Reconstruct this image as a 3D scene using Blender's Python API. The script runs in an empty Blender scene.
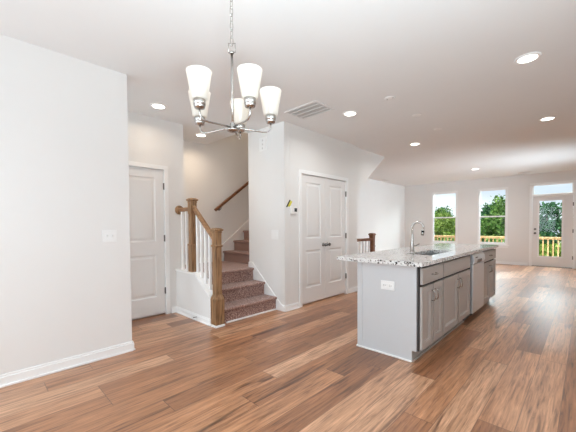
import bpy, bmesh, math, random
import numpy as np
from mathutils import Vector, Matrix

random.seed(7)
SC = bpy.context.scene
COL = SC.collection

# ------------------------------------------------------------------ camera
F, YAW, PITCH, ROLL, CY, EYE = 307.5019, -0.7706, -0.0245, 0.0067, 233.6074, 1.2404
cam_data = bpy.data.cameras.new('camera')
cam_data.sensor_width = 36.0
cam_data.lens = F * 36.0 / 576.0
cam_data.shift_y = (CY - 216.0) / 576.0
cam_data.clip_start = 0.02
cam_data.clip_end = 300
cam = bpy.data.objects.new('camera', cam_data)
COL.objects.link(cam)
_s, _c = math.sin(YAW), math.cos(YAW)
_r = Vector((_c, -_s, 0)); _d = Vector((_s, _c, 0)); _z = Vector((0, 0, 1))
_sp, _cp = math.sin(PITCH), math.cos(PITCH)
_f = _d * _cp + _z * _sp
_u = -_d * _sp + _z * _cp
_sr, _cr = math.sin(ROLL), math.cos(ROLL)
_x = _r * _cr - _u * _sr
_y = _r * _sr + _u * _cr
_m = Matrix((( _x[0], _y[0], -_f[0], 0), (_x[1], _y[1], -_f[1], 0), (_x[2], _y[2], -_f[2], EYE), (0, 0, 0, 1)))
cam.matrix_world = _m
SC.camera = cam

# ------------------------------------------------------------------ world, sun, added fill lamps, exposure
SC.view_settings.view_transform = 'Standard'
SC.view_settings.look = 'None'
SC.view_settings.gamma = 1.0
SC.view_settings.use_curve_mapping = False
SC.view_settings.exposure = -0.05
SC.cycles.max_bounces = 14
SC.cycles.diffuse_bounces = 8
SC.cycles.glossy_bounces = 4
SC.cycles.transmission_bounces = 8
SC.cycles.transparent_max_bounces = 12
SC.cycles.sample_clamp_indirect = 6.0
SC.cycles.use_denoising = True
SC.cycles.caustics_reflective = False
SC.cycles.caustics_refractive = False

W = bpy.data.worlds.new('sky'); SC.world = W; W.use_nodes = True
nt = W.node_tree; nt.nodes.clear()
out = nt.nodes.new('ShaderNodeOutputWorld'); bg = nt.nodes.new('ShaderNodeBackground')
tc = nt.nodes.new('ShaderNodeTexCoord'); mp = nt.nodes.new('ShaderNodeMapping'); mp.inputs['Scale'].default_value = (2.2, 2.2, 7)
nz = nt.nodes.new('ShaderNodeTexNoise'); nz.inputs['Scale'].default_value = 1.4; nz.inputs['Detail'].default_value = 6
rp = nt.nodes.new('ShaderNodeValToRGB')
rp.color_ramp.elements[0].position = 0.40; rp.color_ramp.elements[0].color = (0.67, 0.76, 0.89, 1)
rp.color_ramp.elements[1].position = 0.62; rp.color_ramp.elements[1].color = (0.93, 0.97, 1.0, 1)
nt.links.new(tc.outputs['Generated'], mp.inputs['Vector']); nt.links.new(mp.outputs['Vector'], nz.inputs['Vector'])
nt.links.new(nz.outputs['Fac'], rp.inputs['Fac']); nt.links.new(rp.outputs['Color'], bg.inputs['Color'])
bg.inputs['Strength'].default_value = 1.3
nt.links.new(bg.outputs['Background'], out.inputs['Surface'])

def lamp(name, kind, loc, energy, color=(1, 1, 1), rot=(0, 0, 0), parent=None, **kw):
    l = bpy.data.lights.new(name, kind); l.energy = energy; l.color = color
    for k, v in kw.items(): setattr(l, k, v)
    o = bpy.data.objects.new(name, l); COL.objects.link(o)
    o.location = loc; o.rotation_euler = rot
    if parent: o.parent = parent
    return o

R90 = math.pi / 2
lamp('sun', 'SUN', (0, 0, 20), 5.0, (1.0, 0.95, 0.86), (math.radians(38), 0, math.radians(-25)), angle=0.01)
# area lamps added inside unseen front windows and an assumed kitchen window, for fill
COOL = (0.755, 0.90, 1.0)
lamp('front_window_fill', 'AREA', (-2.15, -1.90, 1.45), 44, COOL, (R90, 0, 0), shape='RECTANGLE', size=1.55, size_y=1.75)
lamp('front_window_fill', 'AREA', (-0.15, -1.90, 1.45), 44, COOL, (R90, 0, 0), shape='RECTANGLE', size=1.55, size_y=1.75)
lamp('kitchen_fill', 'AREA', (0.86, 1.3, 1.6), 13, COOL, (R90, 0, R90), shape='RECTANGLE', size=1.3, size_y=1.1)
lamp('living_fill', 'AREA', (0.84, 9.0, 1.35), 58, COOL, (R90 + math.radians(7), 0, R90), shape='RECTANGLE', size=2.0, size_y=1.5, spread=math.radians(98))  # added lamp at an invented side window, brightens the living end
# area lamp added above the deck, out of view, for glare on the floor
lamp('deck_glare_fill', 'AREA', (-1.6, 13.2, 3.6), 2200, (0.80, 0.94, 1.0), (R90 - math.radians(22), 0, math.pi), shape='RECTANGLE', size=5.5, size_y=1.5)
lamp('foyer_fill', 'AREA', (-3.83, -1.90, 1.35), 40, COOL, (R90, 0, 0), shape='RECTANGLE', size=.7, size_y=1.7)  # added lamp at an invented foyer window, lights knee wall and stairs
# up-facing spot added for an assumed flash, to brighten the ceiling
lamp('ceiling_fill_spot', 'SPOT', (0.0, 0.15, 1.25), 222, (0.76, 0.93, 1.0), (math.radians(180 - 32), 0, math.radians(38)), spot_size=math.radians(115), spot_blend=.9, shadow_soft_size=.15)

# ------------------------------------------------------------------ materials
MATS = {}
def new_mat(name):
    m = bpy.data.materials.new(name); m.use_nodes = True
    n = m.node_tree; n.nodes.clear()
    o = n.nodes.new('ShaderNodeOutputMaterial'); b = n.nodes.new('ShaderNodeBsdfPrincipled')
    n.links.new(b.outputs[0], o.inputs[0])
    MATS[name] = m
    return m, n, b

def plain(name, col, rough=0.5, metal=0.0, noise=0.02, scale=30, bump=0.0, spec=0.5, coat=0.0):
    m, n, b = new_mat(name)
    tcn = n.nodes.new('ShaderNodeTexCoord'); nn = n.nodes.new('ShaderNodeTexNoise')
    nn.inputs['Scale'].default_value = scale; nn.inputs['Detail'].default_value = 3
    n.links.new(tcn.outputs['Object'], nn.inputs['Vector'])
    mx = n.nodes.new('ShaderNodeMix'); mx.data_type = 'RGBA'
    mx.inputs['A'].default_value = tuple(c * (1 - noise) for c in col) + (1,)
    mx.inputs['B'].default_value = tuple(min(1, c * (1 + noise)) for c in col) + (1,)
    n.links.new(nn.outputs['Fac'], mx.inputs['Factor']); n.links.new(mx.outputs['Result'], b.inputs['Base Color'])
    b.inputs['Roughness'].default_value = rough; b.inputs['Metallic'].default_value = metal
    b.inputs['Specular IOR Level'].default_value = spec; b.inputs['Coat Weight'].default_value = coat
    if bump:
        bp_ = n.nodes.new('ShaderNodeBump'); bp_.inputs['Strength'].default_value = bump; bp_.inputs['Distance'].default_value = 0.002
        n.links.new(nn.outputs['Fac'], bp_.inputs['Height']); n.links.new(bp_.outputs['Normal'], b.inputs['Normal'])
    return m

def math_node(n, op, a=None, b=None, c=None):
    k = n.nodes.new('ShaderNodeMath'); k.operation = op
    for i, v in enumerate((a, b, c)):
        if v is None: continue
        if isinstance(v, (int, float)): k.inputs[i].default_value = v
        else: n.links.new(v, k.inputs[i])
    return k.outputs[0]

def ramp(n, fac, stops):
    r = n.nodes.new('ShaderNodeValToRGB'); e = r.color_ramp.elements
    while len(e) < len(stops): e.new(0.5)
    for el, (p, c) in zip(e, stops): el.position = p; el.color = tuple(c) + (1,)
    n.links.new(fac, r.inputs['Fac'])
    return r.outputs['Color']

def mixc(n, fac, a, b, mode='MIX'):
    x = n.nodes.new('ShaderNodeMix'); x.data_type = 'RGBA'; x.blend_type = mode
    for key, v in (('Factor', fac), ('A', a), ('B', b)):
        if isinstance(v, (int, float)): x.inputs[key].default_value = v
        elif isinstance(v, tuple): x.inputs[key].default_value = v + (1,) if len(v) == 3 else v
        else: n.links.new(v, x.inputs[key])
    return x.outputs['Result']

WALL = plain('wall_paint', (0.80, 0.79, 0.775), 0.85, noise=0.012, scale=4, spec=0.2)
CEIL = plain('ceiling_paint', (0.845, 0.85, 0.85), 0.9, noise=0.01, scale=3, spec=0.15)
TRIM = plain('white_trim_paint', (0.89, 0.89, 0.885), 0.4, noise=0.01, spec=0.4)
DOOR = plain('white_door_paint', (0.82, 0.81, 0.80), 0.42, noise=0.01, spec=0.4)
PLASTIC = plain('white_plastic', (0.85, 0.85, 0.84), 0.35, noise=0.01)
DARK = plain('dark_plastic', (0.02, 0.02, 0.022), 0.4)
CABINET = plain('grey_cabinet_paint', (0.41, 0.375, 0.35), 0.45, noise=0.015, scale=8)
PANEL = plain('light_grey_panel_paint', (0.60, 0.61, 0.625), 0.5, noise=0.01, scale=6)
GAPSHADE = plain('gap_shade_dark', (0.05, 0.042, 0.038), 0.8)  # near-black: shade of the door gaps is put into the colour
NICKEL = plain('brushed_nickel', (0.47, 0.445, 0.42), 0.26, 1.0, noise=0.04, scale=120)
DARKMETAL = plain('dark_hardware', (0.20, 0.19, 0.18), 0.35, 1.0)
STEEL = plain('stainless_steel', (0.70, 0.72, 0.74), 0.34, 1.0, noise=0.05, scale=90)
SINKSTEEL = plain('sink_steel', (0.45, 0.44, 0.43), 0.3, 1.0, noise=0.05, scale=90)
GLOSSBLACK = plain('black_gloss', (0.015, 0.015, 0.017), 0.15)
YELLOW = plain('yellow_tag', (0.75, 0.68, 0.10), 0.6)
VENTWHITE = plain('vent_white', (0.80, 0.79, 0.78), 0.5)
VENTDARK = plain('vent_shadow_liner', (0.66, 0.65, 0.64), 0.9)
GRASS = plain('lawn', (0.10, 0.16, 0.04), 0.9, noise=0.5, scale=3)
ROOFING = plain('pale_shingle', (0.52, 0.50, 0.47), 0.85, noise=0.1, scale=20)
SIDING = plain('pale_siding', (0.66, 0.64, 0.60), 0.8, noise=0.05, scale=10)
BARK = plain('bark', (0.10, 0.075, 0.05), 0.95, noise=0.4, scale=8, bump=0.6)

# wood-look plank floor: planks run along Y
m, n, b = new_mat('wood_plank_floor'); FLOOR = m
tcn = n.nodes.new('ShaderNodeTexCoord'); sx = n.nodes.new('ShaderNodeSeparateXYZ')
n.links.new(tcn.outputs['Object'], sx.inputs[0])
PW, PL = 0.187, 1.52
px = math_node(n, 'DIVIDE', math_node(n, 'ADD', sx.outputs[0], 0.67 + PW * 40), PW)
row = math_node(n, 'FLOOR', px); fx = math_node(n, 'SUBTRACT', px, row)
wn = n.nodes.new('ShaderNodeTexWhiteNoise'); wn.noise_dimensions = '1D'
n.links.new(math_node(n, 'ADD', row, 0.37), wn.inputs['W'])
py = math_node(n, 'DIVIDE', math_node(n, 'ADD', sx.outputs[1], math_node(n, 'MULTIPLY', wn.outputs['Value'], PL * 9)), PL)
idx = math_node(n, 'FLOOR', py); fy = math_node(n, 'SUBTRACT', py, idx)
wn2 = n.nodes.new('ShaderNodeTexWhiteNoise'); wn2.noise_dimensions = '2D'
cb = n.nodes.new('ShaderNodeCombineXYZ'); n.links.new(row, cb.inputs[0]); n.links.new(idx, cb.inputs[1])
n.links.new(cb.outputs[0], wn2.inputs['Vector'])
pid = wn2.outputs['Value']
cb2 = n.nodes.new('ShaderNodeCombineXYZ')
n.links.new(math_node(n, 'MULTIPLY', sx.outputs[0], 64), cb2.inputs[0]); n.links.new(math_node(n, 'MULTIPLY', sx.outputs[1], 3.2), cb2.inputs[1])
n.links.new(math_node(n, 'MULTIPLY', pid, 57), cb2.inputs[2])
g1 = n.nodes.new('ShaderNodeTexNoise'); g1.inputs['Scale'].default_value = 1.0; g1.inputs['Detail'].default_value = 7; g1.inputs['Roughness'].default_value = 0.65; g1.inputs['Distortion'].default_value = 0.6
n.links.new(cb2.outputs[0], g1.inputs['Vector'])
cb3 = n.nodes.new('ShaderNodeCombineXYZ')
n.links.new(math_node(n, 'MULTIPLY', sx.outputs[0], 13), cb3.inputs[0]); n.links.new(math_node(n, 'MULTIPLY', sx.outputs[1], 1.1), cb3.inputs[1])
n.links.new(math_node(n, 'MULTIPLY', pid, 91), cb3.inputs[2])
g2 = n.nodes.new('ShaderNodeTexNoise'); g2.inputs['Scale'].default_value = 1.0; g2.inputs['Detail'].default_value = 4; g2.inputs['Distortion'].default_value = 1.2
n.links.new(cb3.outputs[0], g2.inputs['Vector'])
base = ramp(n, pid, [(0.0, (0.22, 0.088, 0.038)), (0.25, (0.32, 0.135, 0.058)), (0.65, (0.42, 0.192, 0.089)), (1.0, (0.54, 0.30, 0.172))])
grain = ramp(n, g1.outputs['Fac'], [(0.30, (0.34, 0.28, 0.24)), (0.46, (0.92, 0.90, 0.88)), (0.68, (1.4, 1.45, 1.52))])
c1 = mixc(n, 1.0, base, grain, 'MULTIPLY')
cath = ramp(n, g2.outputs['Fac'], [(0.30, (0.26, 0.21, 0.18)), (0.40, (0.92, 0.91, 0.90)), (0.68, (1.22, 1.28, 1.36))])
c2 = mixc(n, 0.85, c1, cath, 'MULTIPLY')
ex = math_node(n, 'MINIMUM', fx, math_node(n, 'SUBTRACT', 1.0, fx))
ey = math_node(n, 'MINIMUM', fy, math_node(n, 'SUBTRACT', 1.0, fy))
sm = math_node(n, 'MAXIMUM', math_node(n, 'LESS_THAN', ex, 0.011), math_node(n, 'LESS_THAN', ey, 0.0017))
c3 = mixc(n, math_node(n, 'MULTIPLY', sm, 0.62), c2, (0.06, 0.03, 0.02))
n.links.new(c3, b.inputs['Base Color'])
n.links.new(math_node(n, 'ADD', 0.33, math_node(n, 'MULTIPLY', g1.outputs['Fac'], 0.16)), b.inputs['Roughness'])
b.inputs['Specular IOR Level'].default_value = 0.5; b.inputs['Coat Weight'].default_value = 0.55; b.inputs['Coat Roughness'].default_value = 0.30
bpn = n.nodes.new('ShaderNodeBump'); bpn.inputs['Strength'].default_value = 0.12; bpn.inputs['Distance'].default_value = 0.002
n.links.new(math_node(n, 'SUBTRACT', g1.outputs['Fac'], sm), bpn.inputs['Height']); n.links.new(bpn.outputs['Normal'], b.inputs['Normal'])

def wood(name, dark, light, axis_scale=(30, 30, 2.5), rough=0.4):
    m, n, b = new_mat(name)
    t = n.nodes.new('ShaderNodeTexCoord'); mpn = n.nodes.new('ShaderNodeMapping'); mpn.inputs['Scale'].default_value = axis_scale
    g = n.nodes.new('ShaderNodeTexNoise'); g.inputs['Scale'].default_value = 1.6; g.inputs['Detail'].default_value = 6; g.inputs['Distortion'].default_value = 0.7
    n.links.new(t.outputs['Object'], mpn.inputs['Vector']); n.links.new(mpn.outputs['Vector'], g.inputs['Vector'])
    n.links.new(ramp(n, g.outputs['Fac'], [(0.3, dark), (0.62, light)]), b.inputs['Base Color'])
    b.inputs['Roughness'].default_value = rough
    return m
OAK = wood('oak_newel', (0.125, 0.064, 0.028), (0.37, 0.212, 0.105))
OAKRAIL = wood('oak_rail', (0.17, 0.082, 0.034), (0.36, 0.185, 0.085), (2.5, 30, 30))
CHERRY = wood('reddish_oak', (0.11, 0.042, 0.018), (0.24, 0.095, 0.042), (30, 2.5, 30))
PINE = wood('treated_pine', (0.27, 0.155, 0.065), (0.42, 0.26, 0.12), (10, 10, 3), 0.7)
PINEDECK = wood('pine_deck', (0.17, 0.12, 0.075), (0.28, 0.21, 0.14), (3, 12, 12), 0.8)

# mottled brown-mauve carpet
m, n, b = new_mat('stair_carpet'); CARPET = m
t = n.nodes.new('ShaderNodeTexCoord')
a1 = n.nodes.new('ShaderNodeTexNoise'); a1.inputs['Scale'].default_value = 90; a1.inputs['Detail'].default_value = 4
a2 = n.nodes.new('ShaderNodeTexNoise'); a2.inputs['Scale'].default_value = 420; a2.inputs['Detail'].default_value = 2
n.links.new(t.outputs['Object'], a1.inputs['Vector']); n.links.new(t.outputs['Object'], a2.inputs['Vector'])
cc = ramp(n, a1.outputs['Fac'], [(0.36, (0.115, 0.058, 0.046)), (0.5, (0.33, 0.192, 0.158)), (0.65, (0.62, 0.435, 0.375))])
cf = ramp(n, a2.outputs['Fac'], [(0.35, (0.6, 0.6, 0.6)), (0.65, (1.25, 1.25, 1.25))])
n.links.new(mixc(n, 0.8, cc, cf, 'MULTIPLY'), b.inputs['Base Color'])
b.inputs['Roughness'].default_value = 0.95; b.inputs['Specular IOR Level'].default_value = 0.1
b.inputs['Sheen Weight'].default_value = 0.25
bpn = n.nodes.new('ShaderNodeBump'); bpn.inputs['Strength'].default_value = 0.6; bpn.inputs['Distance'].default_value = 0.004
n.links.new(a2.outputs['Fac'], bpn.inputs['Height']); n.links.new(bpn.outputs['Normal'], b.inputs['Normal'])

# speckled polished granite
m, n, b = new_mat('speckled_granite'); GRANITE = m
t = n.nodes.new('ShaderNodeTexCoord')
v1 = n.nodes.new('ShaderNodeTexVoronoi'); v1.inputs['Scale'].default_value = 95; v1.inputs['Randomness'].default_value = 1
v2 = n.nodes.new('ShaderNodeTexVoronoi'); v2.inputs['Scale'].default_value = 62
g3 = n.nodes.new('ShaderNodeTexNoise'); g3.inputs['Scale'].default_value = 40; g3.inputs['Detail'].default_value = 5
for q in (v1, v2, g3): n.links.new(t.outputs['Object'], q.inputs['Vector'])
s1 = n.nodes.new('ShaderNodeSeparateColor'); n.links.new(v1.outputs['Color'], s1.inputs[0])
s2 = n.nodes.new('ShaderNodeSeparateColor'); n.links.new(v2.outputs['Color'], s2.inputs[0])
base = ramp(n, g3.outputs['Fac'], [(0.35, (0.60, 0.585, 0.57)), (0.55, (0.76, 0.755, 0.745))])
x1 = mixc(n, math_node(n, 'GREATER_THAN', s1.outputs[0], 0.85), base, (0.23, 0.20, 0.19))
x2 = mixc(n, math_node(n, 'GREATER_THAN', s2.outputs[1], 0.885), x1, (0.02, 0.02, 0.022))
x3 = mixc(n, math_node(n, 'GREATER_THAN', s1.outputs[2], 0.84), x2, (0.86, 0.86, 0.85))
n.links.new(x3, b.inputs['Base Color']); b.inputs['Roughness'].default_value = 0.09
b.inputs['Specular IOR Level'].default_value = 0.55

# clear panes
def glass(name, tint=(1, 1, 1), refl=1.0):
    m = bpy.data.materials.new(name); m.use_nodes = True; n = m.node_tree; n.nodes.clear()
    o = n.nodes.new('ShaderNodeOutputMaterial'); tr = n.nodes.new('ShaderNodeBsdfTransparent'); gl = n.nodes.new('ShaderNodeBsdfGlossy')
    tr.inputs['Color'].default_value = tint + (1,); gl.inputs['Roughness'].default_value = 0.02
    fr = n.nodes.new('ShaderNodeFresnel'); fr.inputs['IOR'].default_value = 1.45
    mx = n.nodes.new('ShaderNodeMixShader')
    n.links.new(math_node(n, 'MULTIPLY', fr.outputs[0], refl), mx.inputs[0])
    n.links.new(tr.outputs[0], mx.inputs[1]); n.links.new(gl.outputs[0], mx.inputs[2]); n.links.new(mx.outputs[0], o.inputs[0])
    return m
GLASS = glass('window_glass', (0.96, 0.98, 0.97), 0.5)

def emit(name, col, s):
    m = bpy.data.materials.new(name); m.use_nodes = True; n = m.node_tree; n.nodes.clear()
    o = n.nodes.new('ShaderNodeOutputMaterial'); e = n.nodes.new('ShaderNodeEmission')
    e.inputs['Color'].default_value = col + (1,); e.inputs['Strength'].default_value = s
    n.links.new(e.outputs[0], o.inputs[0]); return m
LENS = emit('lit_lens', (1.0, 0.93, 0.84), 9.0)
BULB = emit('lit_bulb', (1.0, 0.88, 0.72), 1.3)

m = bpy.data.materials.new('frosted_shade'); m.use_nodes = True; SHADE = m
n = m.node_tree; n.nodes.clear()
o = n.nodes.new('ShaderNodeOutputMaterial'); d = n.nodes.new('ShaderNodeBsdfDiffuse'); tl = n.nodes.new('ShaderNodeBsdfTranslucent')
d.inputs['Color'].default_value = (0.80, 0.78, 0.75, 1); tl.inputs['Color'].default_value = (0.86, 0.82, 0.76, 1)
mx = n.nodes.new('ShaderNodeMixShader'); mx.inputs[0].default_value = 0.6
n.links.new(d.outputs[0], mx.inputs[1]); n.links.new(tl.outputs[0], mx.inputs[2])
gl = n.nodes.new('ShaderNodeBsdfGlossy'); gl.inputs['Roughness'].default_value = 0.25
m2 = n.nodes.new('ShaderNodeMixShader'); m2.inputs[0].default_value = 0.05
n.links.new(mx.outputs[0], m2.inputs[1]); n.links.new(gl.outputs[0], m2.inputs[2])
em = n.nodes.new('ShaderNodeEmission'); em.inputs['Color'].default_value = (1.0, 0.95, 0.88, 1); em.inputs['Strength'].default_value = 0.04
ad = n.nodes.new('ShaderNodeAddShader'); n.links.new(m2.outputs[0], ad.inputs[0]); n.links.new(em.outputs[0], ad.inputs[1])
n.links.new(ad.outputs[0], o.inputs[0])

def leaf_mat(name, dark, mid, light):  # darkest leaf tone is deepened to stand in for shade between leaves
    m = bpy.data.materials.new(name); m.use_nodes = True; n = m.node_tree; n.nodes.clear()
    o = n.nodes.new('ShaderNodeOutputMaterial'); geo = n.nodes.new('ShaderNodeNewGeometry')
    c = ramp(n, geo.outputs['Random Per Island'], [(0.0, dark), (0.5, mid), (1.0, light)])
    d = n.nodes.new('ShaderNodeBsdfDiffuse'); t = n.nodes.new('ShaderNodeBsdfTranslucent')
    n.links.new(c, d.inputs['Color']); n.links.new(c, t.inputs['Color'])
    mx = n.nodes.new('ShaderNodeMixShader'); mx.inputs[0].default_value = 0.35
    n.links.new(d.outputs[0], mx.inputs[1]); n.links.new(t.outputs[0], mx.inputs[2]); n.links.new(mx.outputs[0], o.inputs[0])
    return m
LEAF_A = leaf_mat('leaves_mid_green', (0.025, 0.07, 0.015), (0.11, 0.25, 0.055), (0.36, 0.55, 0.17))
LEAF_B = leaf_mat('leaves_yellow_green', (0.06, 0.11, 0.018), (0.23, 0.37, 0.07), (0.52, 0.64, 0.20))
LEAF_C = leaf_mat('leaves_deep_green', (0.012, 0.05, 0.02), (0.055, 0.18, 0.08), (0.18, 0.40, 0.20))

# ------------------------------------------------------------------ mesh helpers (world coordinates, shifted to a thing's base on build)
class MB:
    def __init__(s): s.bm = bmesh.new()
    def _merge(s, t):
        me = bpy.data.meshes.new('tmp'); t.to_mesh(me); t.free(); s.bm.from_mesh(me); bpy.data.meshes.remove(me)
        return s
    def box(s, x0, x1, y0, y1, z0, z1, bev=0.0, seg=2):
        t = bmesh.new(); bmesh.ops.create_cube(t, size=1)
        for v in t.verts:
            v.co = Vector(((x0 + x1) / 2 + v.co.x * abs(x1 - x0), (y0 + y1) / 2 + v.co.y * abs(y1 - y0), (z0 + z1) / 2 + v.co.z * abs(z1 - z0)))
        if bev: bmesh.ops.bevel(t, geom=list(t.edges), offset=bev, segments=seg, profile=0.5, affect='EDGES')
        return s._merge(t)
    def prism(s, pts, vec, bev=0.0):
        """polygon pts (3D, planar) extruded by vec"""
        t = bmesh.new(); vec = Vector(vec)
        a = [t.verts.new(Vector(p)) for p in pts]; b = [t.verts.new(Vector(p) + vec) for p in pts]
        k = len(pts)
        t.faces.new(a); t.faces.new(b[::-1])
        for i in range(k): t.faces.new((a[i], b[i], b[(i + 1) % k], a[(i + 1) % k]))
        bmesh.ops.recalc_face_normals(t, faces=t.faces)
        if bev: bmesh.ops.bevel(t, geom=list(t.edges), offset=bev, segments=2, profile=0.5, affect='EDGES')
        return s._merge(t)
    def bar(s, p, q, w, h, bev=0.0, up=(0, 0, 1)):
        p, q = Vector(p), Vector(q); d = (q - p).normalized(); side = d.cross(Vector(up)).normalized(); u = side.cross(d)
        pts = [p + side * a * w / 2 + u * c * h / 2 for a, c in ((-1, -1), (1, -1), (1, 1), (-1, 1))]
        return s.prism(pts, q - p, bev)
    def tube(s, pts, r, seg=12, closed=False, smooth=True):
        pts = [Vector(p) for p in pts]; t = bmesh.new(); rings = []; k = len(pts)
        rr = r if isinstance(r, (list, tuple)) else [r] * k
        ref = None
        for i, p in enumerate(pts):
            if closed: d = (pts[(i + 1) % k] - pts[i - 1]).normalized()
            else: d = (pts[min(i + 1, k - 1)] - pts[max(i - 1, 0)]).normalized()
            if ref is None: ref = Vector((0, 0, 1)) if abs(d.z) < 0.9 else Vector((1, 0, 0))
            a = d.cross(ref).normalized(); b_ = a.cross(d).normalized(); ref = b_
            rings.append([t.verts.new(p + (a * math.cos(2 * math.pi * j / seg) + b_ * math.sin(2 * math.pi * j / seg)) * rr[i]) for j in range(seg)])
        pairs = list(zip(rings, rings[1:])) + ([(rings[-1], rings[0])] if closed else [])
        for A, B in pairs:
            for j in range(seg):
                f = t.faces.new((A[j], A[(j + 1) % seg], B[(j + 1) % seg], B[j])); f.smooth = smooth
        if not closed: t.faces.new(rings[0][::-1]); t.faces.new(rings[-1])
        bmesh.ops.recalc_face_normals(t, faces=t.faces)
        return s._merge(t)
    def lathe(s, prof, c, seg=24, axis=(0, 0, 1), smooth=True, cap0=True, cap1=True):
        """prof [(radius, height)] turned about axis through c"""
        t = bmesh.new(); c = Vector(c); ax = Vector(axis).normalized()
        a = ax.cross(Vector((1, 0, 0)) if abs(ax.x) < 0.9 else Vector((0, 1, 0))).normalized(); b_ = ax.cross(a)
        rings = []
        for r, h in prof:
            rings.append([t.verts.new(c + ax * h + (a * math.cos(2 * math.pi * j / seg) + b_ * math.sin(2 * math.pi * j / seg)) * max(r, 1e-4)) for j in range(seg)])
        for A, B in zip(rings, rings[1:]):
            for j in range(seg):
                f = t.faces.new((A[j], A[(j + 1) % seg], B[(j + 1) % seg], B[j])); f.smooth = smooth
        if cap0: t.faces.new(rings[0][::-1])
        if cap1: t.faces.new(rings[-1])
        bmesh.ops.recalc_face_normals(t, faces=t.faces)
        return s._merge(t)
    def sphere(s, c, r, sc=(1, 1, 1), seg=16):
        t = bmesh.new(); bmesh.ops.create_uvsphere(t, u_segments=seg, v_segments=seg // 2, radius=r)
        for v in t.verts: v.co = Vector((v.co.x * sc[0], v.co.y * sc[1], v.co.z * sc[2])) + Vector(c)
        for f in t.faces: f.smooth = True
        return s._merge(t)
    def slab(s, O, eu, ev, U, V, T, panels, rings):
        """door leaf: front surface at w=0 facing eu x ev, body goes back T; panels [(u0,u1,v0,v1)], rings [(inset, depth)]"""
        O, eu, ev = Vector(O), Vector(eu), Vector(ev); ew = eu.cross(ev); t = bmesh.new()
        P = lambda u, v, w: O + eu * u + ev * v + ew * w
        us = sorted({0, U} | {p[0] for p in panels} | {p[1] for p in panels})
        vs = sorted({0, V} | {p[2] for p in panels} | {p[3] for p in panels})
        def inpanel(u, v): return next((p for p in panels if p[0] < u < p[1] and p[2] < v < p[3]), None)
        for i in range(len(us) - 1):
            for j in range(len(vs) - 1):
                if not inpanel((us[i] + us[i + 1]) / 2, (vs[j] + vs[j + 1]) / 2):
                    t.faces.new([t.verts.new(P(u, v, 0)) for u, v in ((us[i], vs[j]), (us[i + 1], vs[j]), (us[i + 1], vs[j + 1]), (us[i], vs[j + 1]))])
        for u0, u1, v0, v1 in panels:
            prev = [(u0, v0), (u1, v0), (u1, v1), (u0, v1)]; pw = 0
            for ins, w in rings:
                cur = [(u0 + ins, v0 + ins), (u1 - ins, v0 + ins), (u1 - ins, v1 - ins), (u0 + ins, v1 - ins)]
                for k in range(4):
                    t.faces.new([t.verts.new(P(*prev[k], pw)), t.verts.new(P(*prev[(k + 1) % 4], pw)), t.verts.new(P(*cur[(k + 1) % 4], w)), t.verts.new(P(*cur[k], w))])
                prev, pw = cur, w
            t.faces.new([t.verts.new(P(*q, pw)) for q in prev])
        c = [(0, 0), (U, 0), (U, V), (0, V)]
        for k in range(4):
            a, b_ = c[k], c[(k + 1) % 4]
            t.faces.new([t.verts.new(P(*a, -T)), t.verts.new(P(*b_, -T)), t.verts.new(P(*b_, 0)), t.verts.new(P(*a, 0))])
        t.faces.new([t.verts.new(P(*q, -T)) for q in c[::-1]])
        bmesh.ops.remove_doubles(t, verts=t.verts, dist=1e-5)
        return s._merge(t)
    def build(s, name, mat, parent=None, base=None):
        """link as one mesh object; parent: an Empty or mesh that carries ['_base']; base: own origin when top-level"""
        b0 = Vector(parent['_b']) if parent is not None else Vector(base or (0, 0, 0))
        for v in s.bm.verts: v.co -= b0
        me = bpy.data.meshes.new(name); s.bm.to_mesh(me); s.bm.free()
        me.materials.append(mat)
        o = bpy.data.objects.new(name, me); COL.objects.link(o)
        BASES[o.name] = b0
        if parent is not None: o.parent = parent
        else: o.location = b0
        o['_b'] = tuple(b0)
        return o
BASES = {}

def tag(o, label=None, cat=None, group=None, kind=None):
    if label: o['label'] = label
    if cat: o['category'] = cat
    if group: o['group'] = group
    if kind: o['kind'] = kind
    return o

def thing(name, base, label, cat, group=None, kind=None):
    o = bpy.data.objects.new(name, None); COL.objects.link(o); o.location = base
    o.empty_display_size = 0.05; o['_b'] = tuple(base)
    return tag(o, label, cat, group, kind)

def copy_tree(o, parent=None):
    kids = [c for c in bpy.data.objects if c.parent == o]
    c = o.copy(); COL.objects.link(c)
    if parent is not None: c.parent = parent
    for k in kids: copy_tree(k, c)
    return c

def struct(name, mb, mat, base=(0, 0, 0)):
    return tag(mb.build(name, mat, None, base), kind='structure')

# ------------------------------------------------------------------ room shell
H = 2.741
XL, YL = -3.266, 1.103          # dining-room wall and its free end
XD, YD = -4.278, 2.205          # hall wall with the single door
YK = 2.063                      # front of the knee wall
XN, YN = -3.944, 3.150          # short wall beside the stairs
XC, YC = -3.125, 5.100          # closet wall
XB = -5.035                     # outer wall along stairs and living room
YF = 11.650                     # far wall
XR, Y0 = 0.95, -2.0

struct('floor', MB().box(XB - .12, XR + .12, Y0 - .12, YF + .15, -.10, 0), FLOOR)
HY0, HY1 = 3.03, 6.60           # stairwell opening in the ceiling
c = MB().box(XB - .12, XR + .12, Y0 - .12, HY0, H, 3.04)
c.box(XN, XR + .12, HY0, YF + .15, H, 3.04).box(XB - .12, XN, HY1, YF + .15, H, 3.04)
struct('ceiling', c, CEIL)

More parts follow.
